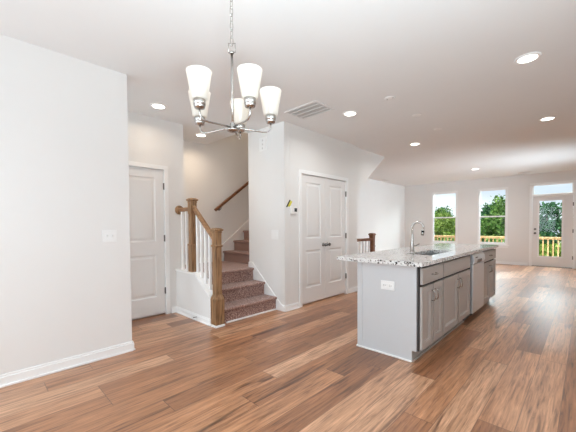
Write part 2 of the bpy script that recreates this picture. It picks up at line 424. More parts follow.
struct('wall_left', MB().box(XL - .12, XL, Y0, YL, 0, H, .003), WALL)
D1a, D1b = 1.10, 1.906
w = MB().box(XD - .12, XD - .06, Y0, YD, 0, H).box(XD - .06, XD, Y0, D1a - .02, 0, H).box(XD - .06, XD, D1b + .02, YD, 0, H).box(XD - .06, XD, D1a - .02, D1b + .02, 2.055, H)
w.box(XB - .12, XD - .12, YD - .12, YD, 0, H)
struct('wall_hall', w, WALL)
struct('wall_stairwell', MB().box(XB - .12, XB, YD, YF, 0, 5.5), WALL)
w = MB().box(XN, XC, YN, YN + .12, 0, H, .003)
struct('wall_beside_stairs', w, WALL)
struct('wall_stair_right', MB().box(XN, XN + .12, YN + .12, YC, 0, H).box(XN, XN + .12, HY0 - .12, HY1 + .12, 3.04, 5.5), WALL)
struct('wall_upper_front', MB().box(XB, XN, HY0 - .12, HY0, 3.04, 5.5), WALL)
struct('wall_upper_back', MB().box(XB, XN, HY1, HY1 + .12, 3.04, 5.5), WALL)
struct('ceiling_upper', MB().box(XB - .12, XN + .12, HY0 - .12, HY1 + .12, 5.5, 5.6), CEIL)
C0, C1 = 3.514, 4.728
w = MB().box(XC - .12, XC - .06, YN + .12, YC, 0, H).box(XC - .06, XC, YN + .12, C0 - .02, 0, H).box(XC - .06, XC, C1 + .02, YC, 0, H).box(XC - .06, XC, C0 - .02, C1 + .02, 2.055, H)
w.box(XN + .12, XC - .12, YC - .12, YC, 0, H).box(XB, XN, YC - .12, YC, 0, 1.84)
struct('wall_closet', w, WALL)
struct('wall_stair_soffit', MB().prism([(XB, YC, 1.83), (XB, 6.36, H), (XB, YC, H)], (XC - .065 - XB, 0, 0)), WALL)

def wall_y(name, y0, y1, x0, x1, holes, mat=WALL, h=H):
    """wall along X with rectangular openings (xa, xb, za, zb)"""
    mb = MB(); xs = x0
    for xa, xb, za, zb in sorted(holes):
        if xa > xs: mb.box(xs, xa, y0, y1, 0, h)
        if za > 0: mb.box(xa, xb, y0, y1, 0, za)
        if zb < h: mb.box(xa, xb, y0, y1, zb, h)
        xs = xb
    mb.box(xs, x1, y0, y1, 0, h)
    return struct(name, mb, mat)
W1, W2 = (-4.035, -3.185, .595, 2.41), (-2.585, -1.765, .595, 2.41)
FD0, FD1 = -1.165, -.268
wall_y('wall_far', YF, YF + .15, XB - .12, XR + .12, [W1, W2, (FD0 - .03, FD1 + .03, 0, 2.42)])
B1, B2, B3 = (-2.95, -1.35, .55, 2.35), (-.95, .65, .55, 2.35), (-4.2, -3.46, .5, 2.25)
wall_y('wall_back', Y0 - .12, Y0, XD - .12, XR + .12, [B1, B2, B3])
KY0, KY1 = .65, 1.95
LY0, LY1 = 7.9, 10.1
struct('wall_right', MB().box(XR, XR + .12, Y0, KY0, 0, H).box(XR, XR + .12, KY1, LY0, 0, H).box(XR, XR + .12, LY1, YF, 0, H).box(XR, XR + .12, LY0, LY1, 0, .65).box(XR, XR + .12, LY0, LY1, 2.35, H).box(XR, XR + .12, KY0, KY1, 0, 1.05).box(XR, XR + .12, KY0, KY1, 2.15, H), WALL)

# knee wall under the stair railing
kz0, kz1 = .60, .355
kx0, kx1 = -3.74, -3.374
w = MB().prism([(XD, YK, 0), (kx1, YK, 0), (kx1, YK, kz1), (kx0, YK, kz0), (XD, YK, kz0)], (0, .12, 0))
struct('wall_knee', w, WALL)
w = MB().prism([(XD, YK - .012, kz0), (kx0, YK - .012, kz0), (kx1, YK - .012, kz1), (kx1, YK - .012, kz1 + .022), (kx0 + .005, YK - .012, kz0 + .022), (XD, YK - .012, kz0 + .022)], (0, .144, 0), .003)
w.box(kx1, kx1 + .012, YK - .004, YK + .124, 0, kz1 + .02, .002)
struct('trim_1', w, TRIM)

# baseboards
BH, BT = .085, .015
def base_run(mb, p, q, nrm, h=BH):
    """baseboard from p to q (xy) on a wall whose outward normal is nrm, with a stepped top"""
    (px_, py_), (qx, qy), (nx, ny) = p, q, nrm
    def seg(t, z0, z1):
        xs = [px_, qx, px_ + nx * t, qx + nx * t]; ys = [py_, qy, py_ + ny * t, qy + ny * t]
        mb.box(min(xs), max(xs), min(ys), max(ys), z0, z1, .002, 1)
    seg(BT, 0, h - .018); seg(BT * .6, h - .018, h); seg(BT + .010, 0, .016)
mb = MB(); base_run(mb, (XL, Y0), (XL, YL), (1, 0), .095); base_run(mb, (XL - .12, YL), (XL + BT, YL), (0, 1), .095); struct('baseboard_left', mb, TRIM)
mb = MB(); base_run(mb, (XD, D1b + .07), (XD, YK), (1, 0)); base_run(mb, (XD, Y0), (XD, D1a - .07), (1, 0)); struct('baseboard_hall', mb, TRIM)
mb = MB(); base_run(mb, (XD, YK), (kx1 + .02, YK), (0, -1)); struct('baseboard_knee', mb, TRIM)
mb = MB(); base_run(mb, (XC, YN), (XC, C0 - .075), (1, 0)); base_run(mb, (XC, C1 + .075), (XC, YC), (1, 0)); base_run(mb, (XN + .8, YC), (XC, YC), (0, 1)); base_run(mb, (-3.19, YN), (XC + BT, YN), (0, -1)); struct('baseboard_closet', mb, TRIM)
mb = MB(); base_run(mb, (XB, YC), (XB, YF), (1, 0)); struct('baseboard_stairwell', mb, TRIM)
mb = MB(); base_run(mb, (XB, YF), (FD0 - .09, YF), (0, -1)); base_run(mb, (FD1 + .09, YF), (XR, YF), (0, -1)); struct('baseboard_far', mb, TRIM)
mb = MB(); base_run(mb, (XR, Y0), (XR, YF), (-1, 0)); struct('baseboard_right', mb, TRIM)

# stair skirt boards
RISE = .193
ys4, RUN = 3.362, .243
w = MB().prism([(XN, YN - .018, .55), (XN, YN - .018, .665), (XN + .09, YN - .018, .665), (-3.205, YN - .018, .10), (-3.15, YN - .018, .085), (-3.15, YN - .018, 0), (-3.5, YN - .018, 0)], (0, .018, 0), .002)
struct('trim_2', w, TRIM)
ztop = lambda y: .885 + (RISE / RUN) * .95 * (y - 3.355)
w = MB().prism([(XB, YD, .5), (XB, YD, .68), (XB, 3.08, .68), (XB, 5.8, ztop(5.8)), (XB, 5.8, ztop(5.8) - .35), (XB, 3.2, .5)], (.018, 0, 0), .002)
struct('trim_3', w, TRIM)

# ------------------------------------------------------------------ windows and doors of the room
def room_window(name, X0, X1, Z0, Z1):
    r = thing(name, ((X0 + X1) / 2, YF, Z0), None, None, kind='structure')
    fo = .045; y0, y1 = YF - .006, YF + .11
    f = MB().box(X0, X0 + fo, y0, y1, Z0, Z1, .003).box(X1 - fo, X1, y0, y1, Z0, Z1, .003).box(X0 + fo, X1 - fo, y0, y1, Z1 - fo, Z1, .003).box(X0 + fo, X1 - fo, y0, y1, Z0, Z0 + fo, .003)
    f.build('window_frame', TRIM, r)
    zm = (Z0 + Z1) / 2
    for k, (a, b_, yy) in enumerate(((zm - .02, Z1 - fo, YF + .045), (Z0 + fo, zm + .02, YF + .015))):
        st = .028
        s = MB().box(X0 + fo, X0 + fo + st, yy, yy + .025, a, b_, .002).box(X1 - fo - st, X1 - fo, yy, yy + .025, a, b_, .002)
        s.box(X0 + fo + st, X1 - fo - st, yy, yy + .025, b_ - st - .008 * k, b_, .002).box(X0 + fo + st, X1 - fo - st, yy, yy + .025, a, a + st + .01 * k, .002)
        so = s.build('sash', TRIM, r)
        MB().box(X0 + fo + st - .004, X1 - fo - st + .004, yy + .010, yy + .014, a + st - .004, b_ - st + .004).build('pane', GLASS, so)
    MB().box(X0 - .035, X1 + .035, YF - .035, YF + .04, Z0 - .022, Z0, .004).box(X0 - .02, X1 + .02, YF - .014, YF, Z0 - .085, Z0 - .022, .003).build('window_sill', TRIM, r)
    return r
room_window('window_1', *W1)
room_window('window_2', *W2)

def plain_window(name, X0, X1, Z0, Z1, yface, ydir):
    r = thing(name, ((X0 + X1) / 2, yface, Z0), None, None, kind='structure')
    a, b_ = sorted((yface - ydir * .09, yface - ydir * .04)); fo = .05; zm = (Z0 + Z1) / 2
    MB().box(X0, X0 + fo, a, b_, Z0, Z1).box(X1 - fo, X1, a, b_, Z0, Z1).box(X0 + fo, X1 - fo, a, b_, Z1 - fo, Z1).box(X0 + fo, X1 - fo, a, b_, Z0, Z0 + fo).box(X0 + fo, X1 - fo, a, b_, zm - .02, zm + .02).build('window_frame', TRIM, r)
    MB().box(X0 + fo - .004, X1 - fo + .004, (a + b_) / 2 - .002, (a + b_) / 2 + .002, Z0 + fo, Z1 - fo).build('pane', GLASS, r)
plain_window('window_3', *B1, Y0, 1)
plain_window('window_4', *B2, Y0, 1)
plain_window('added_window_7', *B3, Y0, 1)  # unseen foyer window, added for its fill lamp
for nm, ya, yb, za, zb in (('added_window_5', KY0, KY1, 1.05, 2.15), ('added_window_6', LY0, LY1, .65, 2.35)):  # unseen side windows, added to go with their fill lamps
    r = thing(nm, (XR, (ya + yb) / 2, za), None, None, kind='structure')
    MB().box(XR + .04, XR + .09, ya, ya + .05, za, zb).box(XR + .04, XR + .09, yb - .05, yb, za, zb).box(XR + .04, XR + .09, ya + .05, yb - .05, zb - .05, zb).box(XR + .04, XR + .09, ya + .05, yb - .05, za, za + .05).build('window_frame', TRIM, r)
    MB().box(XR + .063, XR + .067, ya + .046, yb - .046, za + .046, zb - .046).build('pane', GLASS, r)

RINGS = [(.012, -.011), (.030, -.011), (.052, -.003)]
def casing(mb, a, b_, top, x, cw=.058, ct=.017):
    """door casing on a wall facing +X, around opening y a..b_"""
    mb.box(x, x + ct, a - cw, a, 0, top, .003).box(x, x + ct, b_, b_ + cw, 0, top, .003).box(x, x + ct, a - cw, b_ + cw, top, top + cw, .003)
    mb.box(x - .058, x + .004, a - .018, a, 0, top).box(x - .058, x + .004, b_, b_ + .018, 0, top).box(x - .058, x + .004, a - .018, b_ + .018, top, top + .018)
def leaf_x(x, y0, y1, z0, z1):
    st = .115; U, V = y1 - y0, z1 - z0
    return MB().slab((x, y0, z0), (0, 1, 0), (0, 0, 1), U, V, .035, [(st, U - st, .235, .825), (st, U - st, 1.01, V - .115)], RINGS)
def hinge(x, y, z, parent, s=1):
    MB().box(x - .006, x + .002, y - .013, y + .013, z - .045, z + .045, .001).lathe([(.0065, -.047), (.0065, .047)], (x + .006, y, z), 10).build('hinge', DARKMETAL, parent)
def knob(parent, c, axis):
    MB().lathe([(.030, 0), (.030, .006), (.012, .009), (.011, .030), (.020, .036), (.027, .046), (.028, .056), (.022, .064), (.001, .067)], c, 20, axis).build('door_knob', DARKMETAL, parent)

r = thing('door_1', (XD, (D1a + D1b) / 2, 0), None, None, kind='structure')
mb = MB(); casing(mb, D1a, D1b, 2.04, XD); mb.build('door_casing', TRIM, r)
leaf_x(XD - .012, D1a + .004, D1b - .004, .028, 2.036).build('door_leaf', DOOR, r)
for z in (.34, 1.08, 1.81): hinge(XD, D1b - .001, z, r)
knob(r, (XD - .012, D1a + .07, .93), (1, 0, 0))

r = thing('door_2', (XC, (C0 + C1) / 2, 0), None, None, kind='structure')
mb = MB(); casing(mb, C0, C1, 2.04, XC); mb.build('door_casing', TRIM, r)
cm = (C0 + C1) / 2
for a, b_ in ((C0 + .004, cm - .002), (cm + .002, C1 - .004)):
    leaf_x(XC - .012, a, b_, .032, 2.036).build('door_leaf', DOOR, r)
for z in (.33, 1.06, 1.81): hinge(XC, C0 + .001, z, r); hinge(XC, C1 - .001, z, r)
for s in (-1, 1): knob(r, (XC - .012, cm + s * .055, .93), (1, 0, 0))

# glazed patio door with a transom
r = thing('door_3', ((FD0 + FD1) / 2, YF, 0), None, None, kind='structure')
cw = .065
f = MB().box(FD0 - .03 - cw + .03, FD0, YF - .016, YF + .11, 0, 2.42, .003).box(FD1, FD1 + cw, YF - .016, YF + .11, 0, 2.42, .003)
f.box(FD0, FD1, YF - .016, YF + .11, 2.06, 2.115, .003).box(FD0 - cw, FD1 + cw, YF - .016, YF + .11, 2.40, 2.455, .003)
f.build('door_frame', TRIM, r)
MB().box(FD0, FD1, YF - .03, YF + .12, 0, .022, .003).build('threshold', NICKEL, r)
g0, g1, gz0, gz1 = -1.02, -.485, .295, 1.945
dl = MB().box(FD0 + .004, g0, YF + .01, YF + .055, .024, 2.056, .002).box(g1, FD1 - .004, YF + .01, YF + .055, .024, 2.056, .002).box(g0, g1, YF + .01, YF + .055, .024, gz0, .002).box(g0, g1, YF + .01, YF + .055, gz1, 2.056, .002)
dl = dl.build('door_leaf', DOOR, r)
gb = MB()
for x0, x1, z0, z1 in ((g0 - .02, g0 + .02, gz0 - .02, gz1 + .02), (g1 - .02, g1 + .02, gz0 - .02, gz1 + .02)): gb.box(x0, x1, YF + .002, YF + .012, z0, z1, .003)
for z in (gz0, gz1): gb.box(g0 + .02, g1 - .02, YF + .002, YF + .012, z - .02, z + .02, .003)
gb.build('glazing_bead', TRIM, dl)
MB().box(g0 - .005, g1 + .005, YF + .03, YF + .035, gz0 - .005, gz1 + .005).build('pane', GLASS, dl)
tr_ = MB().box(FD0, FD1, YF + .03, YF + .06, 2.115, 2.135).box(FD0, FD1, YF + .03, YF + .06, 2.38, 2.40).box(FD0, FD0 + .03, YF + .03, YF + .06, 2.135, 2.38).box(FD1 - .03, FD1, YF + .03, YF + .06, 2.135, 2.38).build('transom_sash', TRIM, r)
MB().box(FD0 + .025, FD1 - .025, YF + .043, YF + .047, 2.13, 2.385).build('pane', GLASS, tr_)
MB().lathe([(.030, 0), (.030, .006), (.012, .009), (.011, .030), (.020, .036), (.027, .046), (.028, .056), (.022, .064), (.001, .067)], (FD0 + .07, YF + .01, .98), 20, (0, -1, 0)).build('door_knob', DARKMETAL, r)
MB().lathe([(.030, 0), (.030, .014), (.024, .018), (.001, .019)], (FD0 + .07, YF + .01, 1.10), 20, (0, -1, 0)).box(FD0 + .064, FD0 + .076, YF - .025, YF - .008, 1.083, 1.117, .002).build('deadbolt', DARKMETAL, r)
for z in (.3, 1.05, 1.8): MB().box(FD1 - .012, FD1 + .012, YF - .018, YF - .012, z - .05, z + .05).build('hinge', DARKMETAL, r)

# ------------------------------------------------------------------ staircase
st = thing('staircase', (-4.0, 2.6, 0), 'brown carpeted staircase of three steps, a landing and a right-hand flight', 'staircase')
def nose_profile(rise, depth, n_=5):
    """(forward distance, z) outline of one carpeted step, nose at 0, going back to -depth"""
    r_ = .019
    p = [(-depth, 0), (-.028, 0), (-.028, rise - 2 * r_)]
    for k in range(n_ + 1):
        a = -math.pi / 2 + math.pi * k / n_
        p.append((-r_ + r_ * math.cos(a), rise - r_ + r_ * math.sin(a)))
    return p + [(-depth, rise)]
NX = [-3.275, -3.535, -3.800]
ky = YK + .124
for k in range(3):
    dep = (NX[0] - NX[1]) + .03 if k < 2 else (NX[2] - XD)
    z0 = RISE * k
    pts = [(NX[k] + d_, ky, z0 + z_) for d_, z_ in nose_profile(RISE, dep)]
    y1 = YN - .018
    mb = MB().prism(pts, (0, y1 - ky, 0))
    if k == 2: mb.box(XB, XD, YD, y1, z0, z0 + RISE)
    mb.build('landing' if k == 2 else 'step', CARPET, st)
MB().box(XB + .018, XN - .004, YN - .018, 3.42, RISE * 2, RISE * 3 - .001).build('landing', CARPET, st)
for k in range(12):
    z0 = RISE * (3 + k); yn = ys4 + RUN * k
    pts = [(XB + .018, yn - d_, z0 + z_) for d_, z_ in nose_profile(RISE, RUN + .03)]
    MB().prism(pts, (XN - .002 - XB - .018, 0, 0)).build('step', CARPET, st)
tag(MB().box(NX[0] - .028, NX[0] - .010, ky + .06, YN - .018, 0, .02, .004).build('shoe_molding', TRIM, st), 'white strip along the foot of the lowest riser')

def sq_loft(mb, c, prof):
    """square-section post: prof [(half width, z)]"""
    t = bmesh.new(); rings = []
    for hw, z in prof:
        rings.append([t.verts.new((c[0] + a * hw, c[1] + b_ * hw, z)) for a, b_ in ((-1, -1), (1, -1), (1, 1), (-1, 1))])
    for A, B in zip(rings, rings[1:]):
        for j in range(4): t.faces.new((A[j], A[(j + 1) % 4], B[(j + 1) % 4], B[j]))
    t.faces.new(rings[0][::-1]); t.faces.new(rings[-1])
    return mb._merge(t)
def newel_head(z1, hw):
    """moulded cap ending at z1"""
    return [(hw, z1 - .068), (hw + .004, z1 - .066), (hw + .006, z1 - .058), (hw + .002, z1 - .052), (hw + .002, z1 - .044), (hw + .014, z1 - .036), (hw + .017, z1 - .030), (hw + .017, z1 - .020), (hw + .006, z1 - .014), (hw - .004, z1 - .003), (.004, z1)]

rl = thing('stair_railing', (kx0, YK + .06, 0), 'oak stair railing with two square newel posts and white balusters', 'railing')
ny = YK + .062
n2x, n1x = -3.300, -3.895
m2 = MB(); sq_loft(m2, (n2x, ny), [(.062, .024), (.062, .335), (.058, .352), (.046, .385), (.042, .40), (.042, .985), (.050, .990), (.053, 1.0), (.050, 1.010), (.042, 1.016), (.042, 1.10)] + newel_head(1.225, .043))
for sx_, sy_ in ((0, -1), (1, 0)):   # shallow raised field on the faces in view
    if sy_: m2.box(n2x - .026, n2x + .026, ny - .0445, ny - .040, .44, .95, .002)
    else: m2.box(n2x + .040, n2x + .0445, ny - .026, ny + .026, .44, .95, .002)
m2.build('newel_post', OAK, rl)
tag(MB().box(n2x - .075, n2x + .078, ny - .078, ny + .060, 0, .024, .004).build('plinth', TRIM, rl), 'white block under the lower newel post')
m1 = MB(); sq_loft(m1, (n1x, ny), [(.046, kz0 + .02), (.046, .98), (.050, .985), (.050, .998), (.041, 1.005), (.039, 1.02), (.039, 1.41), (.042, 1.42), (.044, 1.43), (.044, 1.54)] + newel_head(1.635, .043))
m1.build('newel_post', OAK, rl)
def rail_profile(p, q, mb, w_=.058, h_=.055):
    p, q = Vector(p), Vector(q); d = (q - p).normalized(); side = d.cross(Vector((0, 0, 1))).normalized(); u = side.cross(d)
    prof = [(-.3, -.5), (.3, -.5), (.34, -.2), (.5, .05), (.46, .32), (.25, .5), (-.25, .5), (-.46, .32), (-.5, .05), (-.34, -.2)]
    return mb.prism([p + side * a * w_ + u * b_ * h_ for a, b_ in prof], q - p)
rail_profile((n1x + .04, ny, 1.505), (n2x - .04, ny, 1.075), MB()).build('handrail', OAKRAIL, rl)
rail_profile((XD + .02, ny, 1.485), (n1x - .04, ny, 1.485), MB()).build('handrail', OAKRAIL, rl)
MB().lathe([(.066, 0), (.066, .010), (.058, .018), (.040, .022), (.001, .022)], (XD, ny, 1.485), 24, (1, 0, 0)).build('rosette', OAK, rl)
rz = lambda x: 1.505 + (x - n1x - .04) * (1.075 - 1.505) / (n2x - .04 - n1x - .04) - .02
cz = lambda x: kz0 + .02 if x < kx0 else kz0 + .02 + (x - kx0) * (kz1 - kz0) / (kx1 - kx0)
for x in (-3.765, -3.665, -3.562, -3.460): MB().box(x - .016, x + .016, ny - .016, ny + .016, cz(x + .016) - .005, rz(x), .002).build('baluster', TRIM, rl)
for x in (-4.185, -4.06): MB().box(x - .016, x + .016, ny - .016, ny + .016, kz0 + .018, 1.465, .002).build('baluster', TRIM, rl)

wr = thing('wall_handrail', (XB, 3.16, 1.54), 'sloping reddish-brown handrail fixed on the wall above the upper stair flight', 'handrail')
hy0, hz0, hsl = 3.17, 1.545, .742
mb = MB(); rail_profile((XB + .075, hy0, hz0), (XB + .075, 5.9, hz0 + hsl * (5.9 - hy0)), mb, .048, .050); mb.build('handrail', CHERRY, wr)
for y in (3.30, 4.4, 5.5):
    z = hz0 + hsl * (y - hy0) - .03
    MB().lathe([(.024, 0), (.024, .006), (.010, .010)], (XB, y, z - .045), 14, (1, 0, 0)).tube([(XB + .005, y, z - .045), (XB + .05, y, z - .045), (XB + .072, y, z - .03), (XB + .075, y, z + .006)], .007, 8).build('bracket', DARKMETAL, wr)

# guard rail beyond the closet
gr = thing('guard_railing', (-3.2, 5.81, 0), 'short oak guard railing with white balusters behind the island, against the closet corner', 'railing')
gx, gy = -3.20, 5.81
m3 = MB(); sq_loft(m3, (gx, gy), [(.05, 0), (.05, .5), (.042, .52), (.042, .80), (.050, .806), (.050, .818), (.042, .824), (.042, .95)] + newel_head(1.085, .043)); m3.build('newel_post', CHERRY, gr)
rail_profile((gx, YC, .955), (gx, gy - .04, .955), MB(), .058, .055).build('handrail', CHERRY, gr)
MB().box(gx - .05, gx + .05, YC + .015, gy - .045, 0, .03, .003).build('base_plate', TRIM, gr)
for y in (5.20, 5.32, 5.44, 5.56, 5.68): MB().box(gx - .016, gx + .016, y - .016, y + .016, .03, .935, .002).build('baluster', TRIM, gr)

# ------------------------------------------------------------------ kitchen island
IX0, IX1, IXT = -1.679, -1.045, -1.122     # back panel face, cabinet front, toe-kick
IY0, IY1 = 2.751, 5.85
CT0, CT1 = .876, .914
ep = thing('island_panel', ((IX0 + IX1) / 2, IY0, 0), 'light grey back and end panels wrapping the kitchen island, white trim at floor', 'panel')
mb = MB().prism([(IX0, IY0, 0), (IXT, IY0, 0), (IXT, IY0, .105), (IX1 - .036, IY0, .105), (IX1 - .036, IY0, CT0), (IX0, IY0, CT0)], (0, .02, 0))
mb.build('end_panel', PANEL, ep)
MB().box(IX0, IX0 + .055, IY0 - .006, IY0, .02, CT0 - .001, .002).build('corner_stile', PANEL, ep)
MB().box(IX0, IX0 + .02, IY0 + .02, IY1, 0, CT0 - .001).build('back_panel', PANEL, ep)
tag(MB().box(IX0 - .010, IXT + .002, IY0 - .012, IY0, 0, .018, .004).box(IX0 - .012, IX0, IY0, IY1, 0, .018, .004).build('shoe_molding', TRIM, ep), 'white quarter-round along the floor')
MB().box(IXT, IXT + .014, IY0 + .002, 4.35, 0, .022, .004).build('toe_shoe', CABINET, ep)

def pull(parent, c, along, length=.096, out=(1, 0, 0)):
    c, al, ou = Vector(c), Vector(along), Vector(out); L = length / 2
    pts = [c - al * L, c - al * L + ou * .018, c - al * L * .85 + ou * .026]
    pts += [c + al * L * t_ + ou * (.028 + .004 * (1 - t_ * t_)) for t_ in (-.5, 0, .5)]
    pts += [c + al * L * .85 + ou * .026, c + al * L + ou * .018, c + al * L]
    MB().tube(pts, .0055, 8).build('pull', NICKEL, parent)

DZ0, DZ1, RZ0, RZ1 = .125, .688, .710, .856
SHAKER = [(.0, 0), (.004, -.009)]
def cabinet(y0, y1, label, drawer_pull):
    c_ = thing('base_cabinet', ((IX0 + IX1) / 2, (y0 + y1) / 2, 0), label, 'cabinet', 'grey island base cabinets')
    XD_ = IX1 + .010; xf = IX1 - .022; yb = max(y0, IY0 + .022)
    b_ = MB().box(IX0 + .022, xf - .012, yb + .001, y1 - .001, .105, CT0 - .002 if drawer_pull else .690).build('carcass', GAPSHADE, c_)
    MB().box(IX0 + .022, IXT - .001, yb + .001, y1 - .001, 0, .104).build('toe_kick', CABINET, c_)
    for a, e in ((yb + .001, yb + .014), (y1 - .014, y1 - .001)): MB().box(xf - .012, xf, a, e, .105, CT0 - .002).build('face_stile', GAPSHADE, c_)
    g = .015; ym = (y0 + y1) / 2
    for k, (a, e) in enumerate(((y0 + g, ym - g * .8), (ym + g * .8, y1 - g))):
        U, V = e - a, DZ1 - DZ0
        d_ = MB().slab((XD_, a, DZ0), (0, 1, 0), (0, 0, 1), U, V, .022, [(.055, U - .055, .058, V - .058)], [(.003, -.006), (.011, -.007), (.013, -.013)]).build('door', CABINET, c_)
        py_ = e - .030 if k == 0 else a + .030
        pull(d_, (XD_, py_, DZ1 - .105), (0, 0, 1))
    a, e = y0 + g, y1 - g
    dr = MB().slab((XD_, a, RZ0), (0, 1, 0), (0, 0, 1), e - a, RZ1 - RZ0, .020, [(.012, e - a - .012, .012, RZ1 - RZ0 - .012)], [(.004, .002)]).build('drawer', CABINET, c_)
    if drawer_pull: pull(dr, (XD_ + .002, ym, (RZ0 + RZ1) / 2), (0, 1, 0))
    return c_
cabinet(IY0 + .003, 3.322, 'narrow grey cabinet nearest the island end panel, one drawer above two doors', True)
cabinet(3.322, 4.350, 'wide grey sink cabinet with a blank drawer front, left of the dishwasher', False)
cabinet(4.968, 5.845, 'grey cabinet at the far island end, right of the dishwasher', True)

# dishwasher
dw = thing('dishwasher', ((IX0 + IX1) / 2, 4.66, 0), 'stainless steel dishwasher built into the island between grey cabinets', 'dishwasher')
d0, d1 = 4.378, 4.955; dx = IX1 + .030
MB().box(IX0 + .05, IX1 - .004, d0 - .012, d1 + .006, .10, CT0 - .004).build('body', DARK, dw)
MB().box(IXT - .02, IXT, d0, d1, 0, .10).build('kick_plate', DARK, dw)
MB().box(IX1 - .028, dx, d0, d1, .115, .735, .006).build('door', STEEL, dw)
cp_ = MB().prism([(IX1 - .028, d0, .742), (dx, d0, .742), (dx + .012, d0, .775), (dx + .006, d0, .835), (dx - .015, d0, .866), (IX1 - .028, d0, .866)], (0, d1 - d0, 0), .003).build('control_panel', STEEL, dw)
MB().prism([(dx + .004, 4.55, .748), (dx + .0135, 4.55, .770), (dx + .0125, 4.55, .792), (dx + .004, 4.55, .792)], (0, .22, 0), .001).build('latch_pocket', GLOSSBLACK, cp_)
MB().box(dx - .004, dx + .008, d0 + .08, d0 + .20, .815, .828, .001).build('button_strip', GLOSSBLACK, cp_)

# countertop with an undermount sink
CX0, CX1, CYa, CYb = -1.905, -1.018, 2.705, 5.935
SX0, SX1, SY0, SY1 = -1.480, -1.205, 3.44, 4.26
ct = MB().box(CX0, SX0, CYa, CYb, CT0, CT1).box(SX1, CX1, CYa, CYb, CT0, CT1).box(SX0, SX1, CYa, SY0, CT0, CT1).box(SX0, SX1, SY1, CYb, CT0, CT1)
tag(ct.build('countertop', GRANITE, None, ((CX0 + CX1) / 2, (CYa + CYb) / 2, CT0)), 'speckled grey and white polished granite countertop on the island', 'countertop')
sk = thing('sink', ((SX0 + SX1) / 2, (SY0 + SY1) / 2, .70), 'undermount stainless steel sink set into the granite countertop', 'sink')
b_ = MB(); o_ = .006; zb = .70
b_.box(SX0 - o_ - .004, SX0 - o_, SY0 - o_, SY1 + o_, zb, CT0 - .001).box(SX1 + o_, SX1 + o_ + .004, SY0 - o_, SY1 + o_, zb, CT0 - .001)
b_.box(SX0 - o_, SX1 + o_, SY0 - o_ - .004, SY0 - o_, zb, CT0 - .001).box(SX0 - o_, SX1 + o_, SY1 + o_, SY1 + o_ + .004, zb, CT0 - .001)
b_.box(SX0 - o_, SX1 + o_, SY0 - o_, SY1 + o_, zb - .004, zb).box(SX0 - .0, SX1 + .0, 3.93, 3.95, zb, CT0 - .03, .006)
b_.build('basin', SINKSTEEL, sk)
for y in (3.67, 4.10): MB().lathe([(.045, 0), (.045, .003), (.03, .001), (.001, .001)], ((SX0 + SX1) / 2, y, zb), 20).build('drain', NICKEL, sk)

fx_, fy_ = -1.535, 3.77
fc = thing('faucet', (fx_, fy_, CT1), 'tall brushed nickel gooseneck faucet standing behind the sink', 'faucet')
hz = CT1
arc = []
fdir = Vector((math.cos(math.radians(8)), math.sin(math.radians(8)), 0)); Rg = .064
for k in range(13):
    a = math.pi - math.pi * 1.08 * k / 12
    arc.append(Vector((fx_, fy_, hz + .30)) + fdir * (Rg + Rg * math.cos(a)) + Vector((0, 0, Rg * math.sin(a))))
MB().lathe([(.030, 0), (.030, .008), (.024, .014), (.022, .09), (.016, .15), (.0125, .20), (.0125, .30)], (fx_, fy_, hz), 20).tube([Vector((fx_, fy_, hz + .27))] + arc, .0125, 14).build('gooseneck', NICKEL, fc)
e0 = arc[-1]; dn = (arc[-1] - arc[-2]).normalized()
tag(MB().tube([e0 - dn * .005, e0 + dn * .02, e0 + dn * .06, e0 + dn * .082], [.0145, .016, .0195, .0165], 16).build('spray_head', NICKEL, fc))
MB().tube([e0 + dn * .022, e0 + dn * .045], .0185, 14).build('spray_button', GLOSSBLACK, fc)
MB().tube([(fx_ + .01, fy_ + .02, hz + .07), (fx_ + .025, fy_ + .05, hz + .075), (fx_ + .05, fy_ + .095, hz + .095)], [.010, .008, .006], 10).build('lever', NICKEL, fc)

# ------------------------------------------------------------------ small fittings on walls
def plate_y(mb, x0, x1, y, z0, z1, t_=.006): return mb.box(x0, x1, y - t_, y, z0, z1, .002)
ot = thing('outlet', (-1.352, IY0, .67), 'white horizontal duplex outlet on the grey island end panel', 'outlet')
plate_y(MB(), -1.420, -1.284, IY0, .627, .713).build('cover_plate', PLASTIC, ot)
for x in (-1.382, -1.322):
    rc = MB().box(x - .022, x + .022, IY0 - .009, IY0 - .005, .653, .687, .004).build('receptacle', PLASTIC, ot)
    MB().box(x - .008, x - .002, IY0 - .0096, IY0 - .0085, .661, .665).box(x - .008, x - .002, IY0 - .0096, IY0 - .0085, .674, .678).lathe([(.003, 0), (.003, .001)], (x + .009, IY0 - .0086, .6695), 8, (0, -1, 0)).build('slot', DARK, rc)

sw = thing('light_switch', (XL, .92, 1.157), 'white double toggle light switch on the dining room wall at left', 'light switch', None)
MB().box(XL, XL + .006, .858, .982, 1.098, 1.216, .002).build('cover_plate', PLASTIC, sw)
for y in (.897, .943): MB().box(XL + .005, XL + .008, y - .007, y + .007, 1.142, 1.172, .001).prism([(XL + .006, y - .004, 1.150), (XL + .019, y - .004, 1.166), (XL + .016, y - .004, 1.172), (XL + .006, y - .004, 1.164)], (0, .008, 0)).build('toggle', PLASTIC, sw)

sw = thing('light_switch', (-3.33, YN, 1.115), 'white light switch plate on the short wall beside the carpeted stairs', 'light switch')
plate_y(MB(), -3.40, -3.255, YN, 1.045, 1.185).build('cover_plate', PLASTIC, sw)
for x in (-3.362, -3.293): MB().box(x - .018, x + .018, YN - .009, YN - .005, 1.080, 1.150, .002).build('rocker', PLASTIC, sw)

